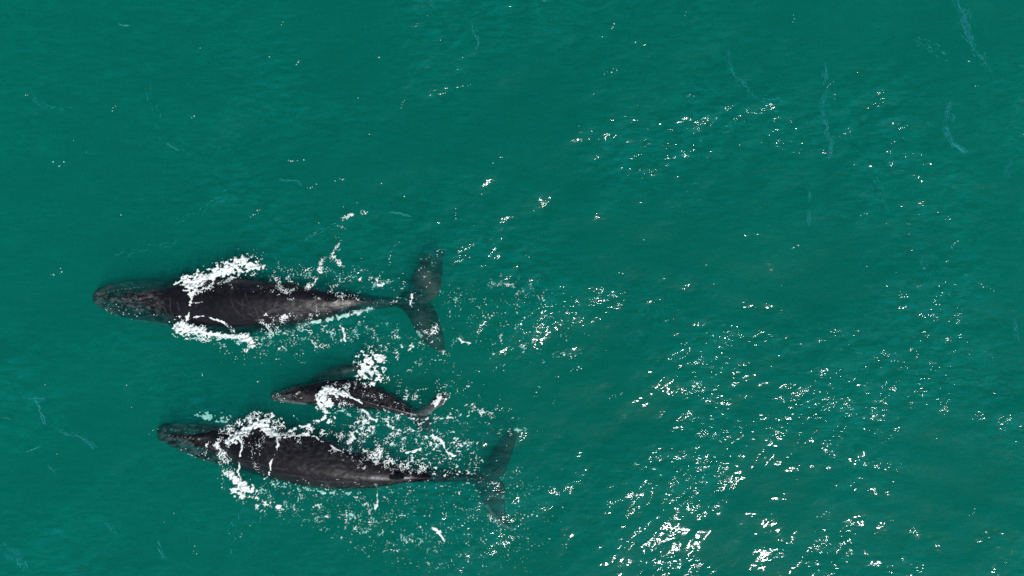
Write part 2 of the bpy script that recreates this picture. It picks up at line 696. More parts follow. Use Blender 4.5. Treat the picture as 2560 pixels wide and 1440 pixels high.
    # white throat and belly
    pl = np.maximum(pl, 0.7 * smooth01((-nor[:, 2] - 0.25) / 0.4))
    attr('pale', pl)
    mt = np.full(n, 0.035)
    for pts, r, v in mottles:
        d, _ = seg_dist(PX, PY, pts)
        mt = np.maximum(mt, v * np.exp(-(d / r) ** 2))
    attr('mottle', mt)
    attr('in_air', smooth01((co[:, 2] + 0.06) / 0.10))
    res.polygons.foreach_set('use_smooth', np.ones(len(res.polygons), bool))
    res.materials.clear()
    res.materials.append(M_SKIN)
    res.name = 'body'
    # root empty and body part
    root = bpy.data.objects.new(name, None)
    row = interp_at(body, 0.5 * (body[0][0] + body[-1][0]))
    org = Vector((wx(row[0]), wy(row[2]), row[6]))
    root.location = org
    root.empty_display_size = 0.5
    scene.collection.objects.link(root)
    tag(root, label, 'whale', 'humpback whales swimming at the surface')
    bo = bpy.data.objects.new('body', res)
    scene.collection.objects.link(bo)
    bo.parent = root
    bo.location = -org
    polys = np.zeros(len(res.polygons) * 4, np.int32)
    try:
        res.polygons.foreach_get('vertices', polys)
        pl_ = polys.reshape(-1, 4)
    except Exception:
        pl_ = [tuple(p.vertices) for p in res.polygons]
    tree = BVHTree.FromPolygons(co.tolist(), [tuple(int(i) for i in p) for p in pl_])
    WHALE_TREES.append((tree, co[:, 0].min(), co[:, 0].max(), co[:, 1].min(), co[:, 1].max()))
    return root, tree, org


def interp_at(st, x):
    st = np.array(st, float)
    return np.array([x] + [np.interp(x, st[:, 0], st[:, c]) for c in range(1, st.shape[1])])


def whale_z(x, y):
    z = -99.0
    for tree, x0, x1, y0, y1 in WHALE_TREES:
        if x0 <= x <= x1 and y0 <= y <= y1:
            h = tree.ray_cast(Vector((x, y, 5)), Vector((0, 0, -1)))
            if h[0] is not None: z = max(z, h[0].z)
    return z


def knobs(root, tree, org, name, spots, r0, mat, kindlabel=None):
    """tubercles or barnacles standing on the skin, joined in one part"""
    V, F = [], []
    for (px, py) in spots:
        x, y = wx(px), wy(py)
        h = tree.ray_cast(Vector((x, y, 5)), Vector((0, 0, -1)))
        if h[0] is None: continue
        c, nrm = h[0], h[1]
        if nrm.z < 0: nrm = -nrm
        t = nrm.orthogonal().normalized()
        b = nrm.cross(t)
        r = r0 * random.uniform(0.7, 1.3)
        base = len(V)
        for ring, (rr, hh) in enumerate(((1.0, -0.2), (0.8, 0.45), (0.35, 0.8))):
            for j in range(6):
                a = j * math.pi / 3
                p = c + (t * math.cos(a) + b * math.sin(a)) * r * rr + nrm * r * hh - org
                V.append(p[:])
        for g in range(2):
            for j in range(6):
                F.append((base + g * 6 + j, base + g * 6 + (j + 1) % 6, base + (g + 1) * 6 + (j + 1) % 6, base + (g + 1) * 6 + j))
        F.append(tuple(base + 12 + j for j in range(6)))
    me = bpy.data.meshes.new(name)
    me.from_pydata(V, [], F)
    me.materials.append(mat)
    for p in me.polygons: p.use_smooth = True
    o = bpy.data.objects.new(name, me)
    scene.collection.objects.link(o)
    o.parent = root
    o['kind'] = 'stuff'
    return o


# --- adult ahead
A1 = [
    (222, 735, 742, 750, -0.20, -0.26, -0.50),
    (228, 727, 743, 760, -0.14, -0.25, -0.75),
    (242, 717, 744, 771, -0.10, -0.25, -1.00),
    (262, 709, 744, 782, -0.08, -0.27, -1.15),
    (292, 702, 744, 793, -0.05, -0.30, -1.40),
    (330, 695, 745, 803, -0.02, -0.36, -1.60),
    (380, 688, 746, 811, 0.05, -0.50, -1.75),
    (430, 681, 746, 824, 0.12, -0.56, -1.85),
    (480, 677, 747, 833, 0.20, -0.60, -1.90),
    (560, 677, 748, 838, 0.30, -0.58, -1.85),
    (640, 684, 747, 834, 0.34, -0.55, -1.75),
    (700, 692, 746, 828, 0.33, -0.50, -1.60),
    (760, 703, 747, 817, 0.27, -0.45, -1.40),
    (820, 715, 749, 803, 0.17, -0.42, -1.20),
    (880, 728, 750, 788, 0.04, -0.42, -1.00),
    (930, 738, 752, 776, -0.06, -0.42, -0.85),
    (980, 746, 755, 767, -0.12, -0.34, -0.62),
    (1020, 750, 757, 765, -0.18, -0.30, -0.45),
    (1052, 753, 758, 764, -0.22, -0.30, -0.38),
]
A1_LOBES = [
    dict(lead=[(978, 752), (1005, 738), (1024, 715), (1036, 682), (1058, 648), (1082, 624), (1112, 618)],
         trail=[(1050, 758), (1074, 752), (1090, 733), (1100, 700), (1104, 665), (1107, 640), (1114, 620)], z0=-0.26, z1=-0.34, thick=0.22, zbend=0.08),
    dict(lead=[(985, 762), (1008, 776), (1024, 796), (1038, 825), (1056, 852), (1080, 873), (1110, 887)],
         trail=[(1050, 757), (1072, 764), (1086, 782), (1096, 810), (1104, 838), (1110, 862), (1112, 886)], z0=-0.26, z1=-0.36, thick=0.22, zbend=0.05),
    # long pectoral flippers swept back under the splashes
    dict(lead=[(455, 700), (490, 672), (540, 655), (600, 642), (655, 640)],
         trail=[(500, 710), (530, 690), (570, 672), (615, 658), (657, 643)], z0=-0.75, z1=-0.95, thick=0.22),
    dict(lead=[(450, 815), (480, 838), (530, 850), (590, 854), (650, 848)],
         trail=[(505, 812), (530, 826), (560, 833), (610, 842), (652, 845)], z0=-0.70, z1=-0.75, thick=0.2),
]
A1_REL = [
    ([(240, 744), (300, 744), (350, 745)], 5, 0.045),
    ([(350, 742), (372, 738), (384, 733)], 4, 0.02),
    ([(350, 747), (372, 754), (384, 762)], 4, 0.02),
    ([(362, 745), (384, 744)], 3.0, -0.02),
    ([(238, 733), (262, 718), (300, 708), (350, 702), (400, 698)], 6, 0.05),
    ([(238, 757), (258, 772), (295, 786), (340, 794), (400, 801)], 6, 0.06),
    ([(245, 738), (300, 722), (360, 716)], 6, -0.04),
    ([(245, 752), (300, 772), (360, 782)], 6, -0.05),
    ([(400, 690), (405, 745), (412, 815)], 10, -0.03),
]
A1_MARKS = [
    ([(340, 749), (366, 746), (384, 739)], 1.5, 0.6), ([(345, 749), (362, 752), (382, 762)], 1.5, 0.5),
    ([(232, 762), (250, 772), (262, 769), (275, 778), (290, 790)], 2.4, 0.9),
    ([(362, 742), (364, 722), (375, 712)], 1.3, 0.35), ([(378, 720), (388, 730)], 1.3, 0.4),
    ([(408, 752), (413, 775), (422, 795)], 1.5, 0.4), ([(430, 745), (428, 775), (434, 800)], 1.6, 0.4),
    ([(448, 755), (452, 778)], 1.5, 0.5),
    ([(586, 745), (590, 765), (602, 782), (615, 796)], 1.6, 0.45), ([(640, 757), (648, 780), (652, 800)], 1.8, 0.35),
    ([(640, 800), (665, 785), (690, 772), (700, 755)], 2.2, 0.5), ([(660, 790), (680, 780), (720, 768)], 3.0, 0.4),
    ([(590, 745), (610, 760), (640, 768)], 1.3, 0.3), ([(625, 782), (640, 790)], 1.6, 0.35),
    ([(755, 752), (785, 753)], 1.6, 0.6), ([(250, 713), (300, 706), (330, 708)], 1.5, 0.3),
    ([(815, 757), (835, 752), (870, 756), (930, 760), (1000, 757)], 1.6, 0.35),
]
A1_PALE = [
    ([(780, 814), (840, 801), (900, 785), (930, 776)], 4, 0.9), ([(740, 820), (780, 808)], 6, 0.5),
    ([(1105, 618), (1114, 619)], 4, 0.9), ([(1043, 832), (1048, 842)], 5, 0.75), ([(1100, 884), (1114, 886)], 6, 0.9),
    ([(300, 800), (335, 806), (400, 816)], 4, 0.45), ([(460, 830), (540, 845), (640, 846)], 6, 0.9),
    ([(1060, 690), (1085, 730)], 18, 0.10), ([(1050, 800), (1090, 860)], 16, 0.05),
]
A1_MOT = [([(250, 745), (300, 748), (360, 760)], 44, 1.0), ([(1080, 650), (1070, 730), (1060, 790), (1090, 860)], 34, 0.30),
          ([(700, 795), (840, 780), (960, 762)], 16, 0.35), ([(560, 715), (700, 725)], 22, 0.22), ([(380, 800), (450, 810)], 22, 0.4)]

# --- adult nearer the bottom
A2 = [
    (382, 1077, 1086, 1096, -0.24, -0.30, -0.60),
    (388, 1069, 1087, 1105, -0.18, -0.28, -0.80),
    (402, 1062, 1088, 1112, -0.14, -0.28, -1.10),
    (430, 1059, 1090, 1125, -0.09, -0.30, -1.35),
    (470, 1058, 1093, 1145, -0.04, -0.34, -1.55),
    (520, 1056, 1098, 1166, 0.06, -0.42, -1.75),
    (570, 1052, 1106, 1181, 0.14, -0.66, -1.85),
    (620, 1045, 1122, 1196, 0.32, -0.60, -1.85),
    (680, 1051, 1140, 1210, 0.42, -0.55, -1.80),
    (740, 1061, 1156, 1221, 0.42, -0.50, -1.70),
    (800, 1076, 1170, 1229, 0.38, -0.46, -1.55),
    (860, 1095, 1181, 1231, 0.32, -0.44, -1.40),
    (920, 1118, 1188, 1228, 0.24, -0.42, -1.25),
    (980, 1143, 1193, 1220, 0.12, -0.42, -1.10),
    (1040, 1164, 1196, 1212, -0.01, -0.38, -0.95),
    (1100, 1176, 1196, 1210, -0.06, -0.30, -0.80),
    (1160, 1184, 1198, 1211, -0.11, -0.28, -0.74),
    (1200, 1187, 1199, 1211, -0.17, -0.32, -0.62),
    (1232, 1191, 1200, 1209, -0.26, -0.36, -0.54),
]
A2_LOBES = [
    dict(lead=[(1170, 1195), (1196, 1186), (1216, 1162), (1234, 1130), (1253, 1102), (1278, 1079), (1310, 1077)],
         trail=[(1232, 1201), (1254, 1192), (1266, 1170), (1276, 1145), (1285, 1118), (1296, 1094), (1312, 1080)], z0=-0.28, z1=-0.40, thick=0.22, zbend=0.05),
    dict(lead=[(1165, 1203), (1184, 1214), (1200, 1238), (1211, 1266), (1228, 1295), (1250, 1320), (1286, 1338)],
         trail=[(1232, 1199), (1254, 1212), (1259, 1240), (1260, 1268), (1265, 1298), (1273, 1320), (1290, 1336)], z0=-0.28, z1=-0.40, thick=0.22, zbend=0.03),
    dict(lead=[(560, 1068), (540, 1042), (510, 1034), (470, 1036), (436, 1050)],
         trail=[(600, 1062), (585, 1052), (540, 1056), (490, 1052), (440, 1056)], z0=-0.9, z1=-1.0, thick=0.2),
    dict(lead=[(545, 1165), (575, 1205), (620, 1245), (680, 1275), (745, 1290)],
         trail=[(600, 1170), (625, 1200), (660, 1230), (700, 1258), (748, 1286)], z0=-1.0, z1=-1.9, thick=0.22),
]
A2_REL = [
    ([(402, 1087), (450, 1091), (495, 1096)], 5, 0.05),
    ([(495, 1094), (515, 1090), (526, 1086)], 4, 0.02), ([(495, 1099), (515, 1106), (526, 1112)], 4, 0.02),
    ([(402, 1074), (440, 1062), (500, 1066), (540, 1070)], 5, 0.06),
    ([(402, 1102), (440, 1125), (500, 1145), (550, 1160)], 6, 0.06),
    ([(410, 1080), (460, 1075), (520, 1080)], 6, -0.04), ([(410, 1095), (460, 1112), (520, 1130)], 6, -0.04),
    ([(700, 1088), (770, 1084), (800, 1095), (850, 1125), (900, 1150)], 8, 0.03),
]
A2_MARKS = [
    ([(410, 1068), (440, 1064), (500, 1066), (540, 1076)], 1.4, 0.5),
    ([(620, 1148), (655, 1152), (675, 1160)], 1.6, 0.45), ([(680, 1162), (720, 1165)], 1.6, 0.55),
    ([(715, 1168), (728, 1163)], 1.5, 0.6), ([(700, 1180), (750, 1185), (800, 1188)], 2.0, 0.35),
    ([(655, 1120), (656, 1170)], 1.2, 0.3), ([(760, 1190), (820, 1200), (900, 1200)], 2.5, 0.35),
    ([(935, 1193), (960, 1197), (985, 1199)], 1.6, 0.7), ([(985, 1196), (1015, 1198)], 1.6, 0.6),
    ([(1015, 1195), (1016, 1203)], 1.8, 0.7), ([(740, 1120), (760, 1118)], 2.0, 0.3), ([(395, 1100), (420, 1118), (440, 1130)], 1.6, 0.5),
    ([(470, 1160), (500, 1170)], 1.8, 0.5), ([(460, 1075), (452, 1110)], 1.6, 0.25),
]
A2_PALE = [
    ([(1290, 1076), (1313, 1080)], 5, 0.9), ([(1266, 1240), (1262, 1252)], 4, 0.6), ([(1215, 1270), (1235, 1300), (1260, 1325), (1290, 1337)], 4, 0.35),
    ([(480, 1040), (530, 1045), (560, 1052)], 12, 0.85), ([(440, 1132), (490, 1158), (560, 1180)], 5, 0.5),
    ([(1215, 1260), (1240, 1250)], 20, 0.03),
]
A2_MOT = [([(410, 1090), (470, 1110), (540, 1150)], 34, 0.75), ([(680, 1100), (800, 1130), (860, 1160)], 26, 0.38),
          ([(1270, 1100), (1235, 1170), (1230, 1260), (1270, 1320)], 30, 0.15), ([(780, 1212), (900, 1215), (1000, 1208)], 12, 0.5)]

# --- calf
C1 = [
    (674, 986, 990, 995, -0.04, -0.12, -0.22),
    (680, 980, 990, 1002, 0.02, -0.14, -0.34),
    (694, 977, 989, 1006, 0.03, -0.18, -0.45),
    (715, 969, 987, 1010, 0.06, -0.20, -0.60),
    (745, 960, 985, 1013, 0.11, -0.22, -0.75),
    (780, 952, 984, 1016, 0.16, -0.24, -0.85),
    (820, 946, 984, 1019, 0.19, -0.25, -0.90),
    (860, 945, 987, 1021, 0.21, -0.24, -0.88),
    (900, 950, 996, 1023, 0.22, -0.22, -0.82),
    (940, 963, 1007, 1027, 0.20, -0.19, -0.70),
    (980, 983, 1018, 1034, 0.15, -0.15, -0.52),
    (1010, 1002, 1027, 1041, 0.10, -0.12, -0.38),
    (1032, 1016, 1034, 1046, 0.04, -0.10, -0.28),
    (1050, 1026, 1039, 1050, -0.02, -0.10, -0.20),
]
C1_LOBES = [
    dict(lead=[(1026, 1032), (1046, 1023), (1066, 1010), (1082, 998), (1100, 988), (1117, 983)],
         trail=[(1058, 1044), (1074, 1036), (1090, 1022), (1105, 1013), (1120, 996)], z0=-0.05, z1=0.06, thick=0.15),
    dict(lead=[(1024, 1042), (1034, 1052), (1042, 1066), (1052, 1077), (1066, 1084)],
         trail=[(1058, 1036), (1071, 1044), (1077, 1056), (1078, 1068), (1071, 1084)], z0=-0.07, z1=-0.12, thick=0.15),
    dict(lead=[(770, 958), (790, 938), (822, 924), (855, 917), (890, 911), (935, 900)],
         trail=[(822, 958), (836, 950), (856, 942), (876, 936), (900, 928), (938, 908)], z0=-0.20, z1=-0.12, thick=0.13),
    dict(lead=[(785, 1005), (810, 1022), (850, 1040), (890, 1055), (930, 1066)],
         trail=[(825, 1008), (845, 1020), (870, 1033), (900, 1048), (932, 1062)], z0=-0.4, z1=-0.9, thick=0.12),
]
C1_REL = [
    ([(685, 989), (720, 987), (738, 986)], 4, 0.03), ([(738, 984), (750, 976)], 4, 0.05), ([(738, 988), (752, 994)], 4, 0.04),
    ([(685, 984), (710, 976), (745, 966)], 4, 0.03), ([(685, 997), (715, 1003), (750, 1007)], 4, 0.03),
    ([(880, 992), (930, 1005), (980, 1019), (1020, 1031)], 6, 0.035),
]
C1_MARKS = [
    ([(690, 990), (715, 988), (730, 985), (742, 978), (748, 970)], 1.9, 1.0),
    ([(700, 996), (720, 992), (736, 986)], 1.4, 0.6), ([(730, 975), (742, 968)], 1.2, 0.5),
    ([(773, 990), (775, 984)], 1.4, 0.7), ([(680, 992), (690, 1001), (720, 1007), (750, 1012)], 2.4, 0.5),
    ([(758, 1001), (778, 1002)], 1.6, 0.5), ([(676, 990), (684, 984), (692, 984)], 2, 0.7),
    ([(905, 975), (950, 1000), (1000, 1022)], 1.2, 0.35), ([(890, 985), (930, 990), (960, 1005)], 1.2, 0.35),
    ([(915, 970), (960, 985), (990, 1000)], 1.2, 0.25), ([(930, 1015), (980, 1020), (1010, 1030)], 1.3, 0.4),
]
C1_PALE = [([(858, 930), (880, 925), (892, 918)], 5, 0.10), ([(730, 1012), (760, 1013)], 5, 0.4), ([(700, 998), (740, 1008)], 4, 0.3)]
C1_MOT = [([(690, 990), (740, 990), (780, 1005)], 22, 0.5), ([(800, 930), (880, 925)], 14, 0.2), ([(900, 975), (1000, 1015)], 18, 0.35), ([(1050, 1060), (1070, 1078)], 14, 0.5)]

w1 = build_whale('humpback_whale', 'adult humpback whale farthest left, nose ahead of the other two',
                 A1, A1_LOBES, (796, 842, 748, 0.20, 0.20), 0.03, A1_REL, A1_MARKS, A1_PALE, A1_MOT, 1.0, 0)
w2 = build_whale('humpback_whale', 'adult humpback whale nearest the bottom of the photo, loops of foam across its shoulders',
                 A2, A2_LOBES, (955, 1008, 1191, 0.16, 0.24), 0.03, A2_REL, A2_MARKS, A2_PALE, A2_MOT, 1.0, 5)
w3 = build_whale('humpback_calf', 'small humpback calf swimming between the two adult whales with white foam over its back',
                 C1, C1_LOBES, (935, 962, 1010, 0.16, 0.12), 0.02, C1_REL, C1_MARKS, C1_PALE, C1_MOT, 0.6, 9)
w3[0]['category'] = 'whale calf'


def along(pts, n, jit):
    out = []
    pts = np.array(pts, float)
    d = np.concatenate([[0], np.cumsum(np.hypot(*np.diff(pts, axis=0).T))])
    for i in range(n):
        t = (i + 0.5) / n * d[-1]
        out.append((np.interp(t, d, pts[:, 0]) + random.gauss(0, jit), np.interp(t, d, pts[:, 1]) + random.gauss(0, jit)))
    return out


knobs(*w1, 'tubercles', along([(240, 735), (300, 722), (360, 718)], 11, 1) + along([(240, 752), (300, 770), (370, 780)], 12, 1) + along([(245, 744), (340, 745)], 7, 0.6), 0.04, M_KNOB)
knobs(*w2, 'tubercles', along([(405, 1080), (460, 1073), (510, 1077)], 9, 1.5) + along([(405, 1096), (460, 1104), (520, 1128)], 10, 2) + along([(415, 1088), (490, 1096)], 7, 1)
      + [(462, 1082), (485, 1084), (476, 1092), (459, 1105), (477, 1115), (486, 1130)], 0.045, M_KNOB)
knobs(*w3, 'tubercles', along([(683, 984), (712, 974), (740, 966)], 9, 0.8) + along([(682, 994), (715, 1000), (750, 1004)], 12, 1) + along([(690, 1000), (740, 1009)], 9, 1), 0.028, M_KNOB)
knobs(*w1, 'barnacles', [(random.uniform(245, 350), random.gauss(785, 8)) for _ in range(26)] + [(random.uniform(1090, 1112), random.uniform(620, 640)) for _ in range(10)]
      + [(random.gauss(1045, 4), random.gauss(835, 5)) for _ in range(10)], 0.022, M_FOAM)
knobs(*w2, 'barnacles', [(random.uniform(420, 520), random.gauss(1140, 12)) for _ in range(26)] + [(random.gauss(1300, 6), random.gauss(1080, 3)) for _ in range(14)], 0.022, M_FOAM)
knobs(*w3, 'barnacles', [(random.uniform(682, 705), random.uniform(983, 1002)) for _ in range(16)], 0.014, M_FOAM)

# ------------------------------------------------------------------ foam
FX0, FX1, FY0, FY1 = 380, 1620, 500, 1440
fxs = np.arange(FX0, FX1 + 1, 1.0)
fys = np.arange(FY0, FY1 + 1, 1.0)
FX, FY = np.meshgrid(fxs, fys)
FX = FX.astype(np.float32)
FY = FY.astype(np.float32)


def to_cdf(a):
    s = np.sort(a.ravel()[::37])
    return np.interp(a, s, np.linspace(0, 1, len(s))).astype(np.float32)


qx = FX + 7 * fbm(FX * 0.035, FY * 0.035, 200, 2)
qy = FY + 7 * fbm(FX * 0.035 + 70, FY * 0.035, 203, 2)
n_lace = np.abs(perlin(qx * 0.10, qy * 0.11, 210))
n_lace2 = np.abs(perlin(qx * 0.17 + 5, qy * 0.19, 211))
n_brk = perlin(FX * 0.05, FY * 0.05, 212)
n_fine = perlin(FX * 0.33, FY * 0.36, 213)
# ca/sa: fleck grain leaning up to the right like the photograph's
ca, sa_ = math.cos(-0.5), math.sin(-0.5)
rx = FX * ca + FY * sa_
ry = -FX * sa_ + FY * ca
n_fleck = perlin(rx * 0.11, ry * 0.24, 214) + 0.55 * perlin(qx * 0.26, qy * 0.30, 215)
U_LACE = to_cdf(np.minimum(n_lace, n_lace2 * 1.3) * 1.0 + 0.10 * n_fine - 0.20 * n_brk)
n_curl = np.abs(perlin(rx * 0.075 + 0.4 * n_brk, ry * 0.15, 216)) + 0.25 * np.abs(perlin(qx * 0.19, qy * 0.21, 217))
_curl = to_cdf(n_curl - 0.50 * perlin(FX * 0.085, FY * 0.10, 218) - 0.22 * n_fleck + 0.10 * n_fine)
_dots = to_cdf(-(perlin(FX * 0.27, FY * 0.27, 219) + 0.4 * perlin(FX * 0.06, FY * 0.06, 221)))
U_FLECK = to_cdf(np.minimum(_curl, _dots * 2.2))
U_DENSE = to_cdf(fbm(qx * 0.07, qy * 0.07, 220, 4, 0.6))
n_dot = perlin(FX * 0.22, FY * 0.22, 230) + 0.25 * n_brk
U_DOT = to_cdf(-n_dot)
U_NET = to_cdf(np.abs(perlin(qx * 0.13, qy * 0.16, 260)) + 0.10 * n_fine - 0.10 * n_brk)
STYLE = {'net': U_NET, 'lace': U_LACE, 'fleck': U_FLECK, 'dense': U_DENSE, 'dot': U_DOT}
n_edge = perlin(FX * 0.13, FY * 0.13, 245) + 0.5 * n_fine
n_big = fbm(FX * 0.028, FY * 0.032, 240, 3)
used = np.zeros(FX.shape, bool)
FOAM_TRIS = 0


def foam(name, strokes, label, cat=None, kind=None, group=None, lift=0.0, mat=None, zoff=None, soft=1.0):
    """strokes: (style, density, height, [(px, py, radius), ...])"""
    global FOAM_TRIS
    val = np.full(FX.shape, -1.0, np.float32)
    cov = np.zeros(FX.shape, np.float32)
    hgt = np.zeros(FX.shape, np.float32)
    for style, dens, h, pts in strokes:
        xs = [p[0] for p in pts]; ys = [p[1] for p in pts]
        rm = max(p[2] for p in pts) * 1.9 + 6
        i0 = max(int(min(ys) - rm - FY0), 0); i1 = min(int(max(ys) + rm - FY0), FX.shape[0])
        j0 = max(int(min(xs) - rm - FX0), 0); j1 = min(int(max(xs) + rm - FX0), FX.shape[1])
        if i1 <= i0 or j1 <= j0: continue
        sl = (slice(i0, i1), slice(j0, j1))
        d, r = seg_dist(qx[sl] * 0.5 + FX[sl] * 0.5, qy[sl] * 0.5 + FY[sl] * 0.5, pts)
        if style == 'dense': r = r * np.clip(1.0 + 1.3 * n_edge[sl], 0.35, 1.7)
        fall = np.clip(1.35 - d / (r + 1e-3) * 0.85, 0, 1.15) if style != 'dense' else np.clip(1.75 - d / (r + 1e-3) * 1.15, 0, 1.3)
        if style in ('fleck', 'lace', 'dot', 'net'):
            fall = fall * np.clip(0.88 + 1.6 * n_big[sl], 0.12, 1.7)
        D = dens * fall * (0.50 if style == 'fleck' else 0.66 if style == 'lace' else 1.0)
        v = D - STYLE[style][sl]
        v = np.where(fall <= 0, -1, v)
        hh = h * np.clip(D, 0, 1)
        m = v > val[sl]
        val[sl] = np.where(m, v, val[sl])
        hgt[sl] = np.where(m, hh, hgt[sl])
        cv = np.clip(0.30 + v * 4.0, 0, 1) if style == 'dense' else np.clip(0.12 + v * 5.0 + 1.1 * n_brk[sl], 0.06, 0.92)
        cov[sl] = np.where(m, cv, cov[sl])
    val = np.where(used, -1, val)
    cell = (val[:-1, :-1] + val[1:, :-1] + val[:-1, 1:] + val[1:, 1:]) > 0.0
    cell &= (val[:-1, :-1] > -0.9) & (val[1:, 1:] > -0.9) & (val[1:, :-1] > -0.9) & (val[:-1, 1:] > -0.9)
    if zoff is None:
        used[:-1, :-1] |= cell
    ii, jj = np.nonzero(cell)
    if len(ii) == 0: return None
    nx = FX.shape[1]
    quad = np.stack([ii * nx + jj, (ii + 1) * nx + jj, (ii + 1) * nx + jj + 1, ii * nx + jj + 1], -1)
    uniq, inv = np.unique(quad.ravel(), return_inverse=True)
    X = wx(FX.ravel()[uniq]); Y = wy(FY.ravel()[uniq])
    V = val.ravel()[uniq]; Hh = hgt.ravel()[uniq]
    base = wave_z(X, Y)
    if zoff is None:
        wz = np.array([whale_z(float(a), float(b)) for a, b in zip(X, Y)])
        base = np.maximum(base, wz)
        t = np.clip(V * 5, 0, 1)
        Z = base + 0.006 + Hh * np.sqrt(t) * (0.75 + 0.9 * perlin(X * 9, Y * 9, 250)) + np.where(V < 0, -0.008, 0.006)
    else:
        Z = zoff + 0.06 * perlin(X * 3, Y * 3, 251) + 0.04 * np.clip(V, 0, 1)
    o = mesh_from_np(name, np.stack([X, Y, Z], -1), inv.reshape(-1, 4), mat or M_LACE)
    at = o.data.attributes.new('cover', 'FLOAT', 'POINT')
    at.data.foreach_set('value', cov.ravel()[uniq])
    FOAM_TRIS += len(ii) * 2
    tag(o, label, cat, group, kind)
    return o


SG = 'white splashes thrown up by the whales'
foam('splash', [
    ('dense', 1.0, 0.16, [(470, 702, 13), (486, 706, 20), (505, 700, 15)]),
    ('dense', 0.80, 0.12, [(505, 700, 15), (535, 686, 15), (565, 674, 17), (590, 664, 17)]),
    ('dense', 0.62, 0.09, [(590, 664, 17), (615, 660, 18), (640, 668, 16), (655, 664, 7)]),
    ('dense', 1.0, 0.03, [(436, 711, 1.5), (452, 703, 3), (468, 696, 5)]),
    ('dense', 0.9, 0.05, [(478, 716, 6), (482, 735, 4.5), (486, 746, 3)]),
    ('dense', 0.58, 0.03, [(486, 746, 3), (480, 765, 2.2), (474, 785, 2.4), (466, 800, 3)]),
    ('lace', 0.7, 0.02, [(490, 735, 5), (540, 715, 5), (580, 695, 6), (600, 680, 6)]),
    ('fleck', 0.35, 0.03, [(600, 650, 20), (650, 650, 18), (665, 680, 14)]),
    ('dense', 0.8, 0.02, [(486, 757, 1.5), (500, 757, 1.2), (515, 754, 0.8)]),
], 'long white splash slanting off the upper shoulder of the leftmost whale', 'splash', group=SG)
foam('splash', [
    ('dense', 1.0, 0.15, [(452, 815, 16), (470, 822, 18), (490, 824, 13), (508, 829, 8)]),
    ('dense', 0.85, 0.06, [(508, 831, 7), (545, 837, 6), (590, 840, 5), (612, 844, 8)]),
    ('dense', 0.95, 0.12, [(612, 845, 10), (628, 852, 11), (633, 862, 6)]),
    ('fleck', 0.5, 0.04, [(620, 868, 12), (645, 866, 10)]),
    ('dense', 0.72, 0.03, [(485, 794, 1.4), (510, 789, 1.4), (530, 793, 2), (548, 802, 3), (562, 808, 2.5)]),
    ('lace', 0.8, 0.03, [(562, 808, 6), (580, 820, 8), (592, 826, 6)]),
    ('lace', 0.55, 0.03, [(480, 842, 8), (520, 850, 8)]),
], 'white splash along the lower flank of the leftmost whale', 'splash', group=SG)
foam('splash', [
    ('dense', 0.62, 0.14, [(905, 900, 13), (925, 893, 17), (945, 892, 15), (955, 905, 10)]),
    ('dense', 0.56, 0.12, [(915, 915, 20), (935, 925, 20), (945, 940, 14)]),
    ('dense', 0.58, 0.08, [(905, 930, 14), (915, 950, 9), (930, 955, 7)]),
    ('fleck', 0.45, 0.05, [(950, 885, 12), (965, 900, 12), (962, 945, 14)]),
], 'round patch of broken white spray above the calf at its flipper tip', 'splash', group=SG)
foam('splash', [
    ('dense', 1.0, 0.15, [(818, 972, 11), (810, 990, 14), (818, 1005, 14), (830, 1010, 10)]),
    ('dense', 0.85, 0.10, [(828, 972, 10), (850, 978, 10), (868, 982, 7)]),
    ('dense', 0.75, 0.08, [(800, 1000, 9), (805, 1018, 8), (818, 1030, 5)]),
    ('lace', 0.44, 0.05, [(840, 998, 12), (870, 1010, 12), (900, 1018, 8)]),
    ('dense', 0.9, 0.03, [(868, 982, 4), (885, 990, 3), (905, 1005, 3)]),
    ('lace', 0.6, 0.05, [(840, 960, 8), (870, 960, 9)]),
    ('fleck', 0.5, 0.04, [(870, 965, 12), (900, 955, 14), (915, 960, 12)]),
], 'thick white foam breaking over the back of the calf', 'splash', group=SG)
foam('spray', [
    ('dense', 0.66, 0.08, [(1085, 1008, 7), (1098, 996, 10), (1112, 990, 8)]),
    ('fleck', 0.5, 0.05, [(1100, 985, 12), (1112, 970, 8), (1118, 955, 5)]),
], 'small white spray at the raised tail tip of the calf', kind='stuff')
foam('splash', [
    ('dense', 1.0, 0.16, [(575, 1098, 7), (592, 1088, 11), (610, 1076, 11), (630, 1066, 10)]),
    ('dense', 1.0, 0.18, [(640, 1062, 10), (655, 1058, 13), (668, 1066, 9)]),
    ('dense', 0.95, 0.08, [(668, 1070, 7), (685, 1080, 7), (699, 1088, 6), (701, 1102, 3)]),
    ('dense', 0.60, 0.03, [(701, 1102, 3), (698, 1122, 2.6), (690, 1142, 2.2), (685, 1165, 1.8), (674, 1188, 2.4), (660, 1195, 1.6)]),
    ('dense', 0.95, 0.05, [(598, 1090, 4), (608, 1100, 3)]),
    ('dense', 0.60, 0.03, [(608, 1100, 3), (612, 1116, 2.6), (606, 1135, 2.2), (599, 1155, 2.0), (597, 1178, 3), (600, 1190, 4)]),
    ('lace', 0.55, 0.04, [(560, 1080, 12), (590, 1065, 14), (630, 1045, 14), (670, 1045, 16), (700, 1060, 14)]),
    ('dense', 0.7, 0.06, [(676, 1050, 5), (684, 1040, 5)]),
    ('lace', 0.6, 0.05, [(562, 1070, 6), (570, 1050, 7), (580, 1040, 4)]),
], 'white water heaped over the shoulder of the bottom whale', 'splash', group=SG)
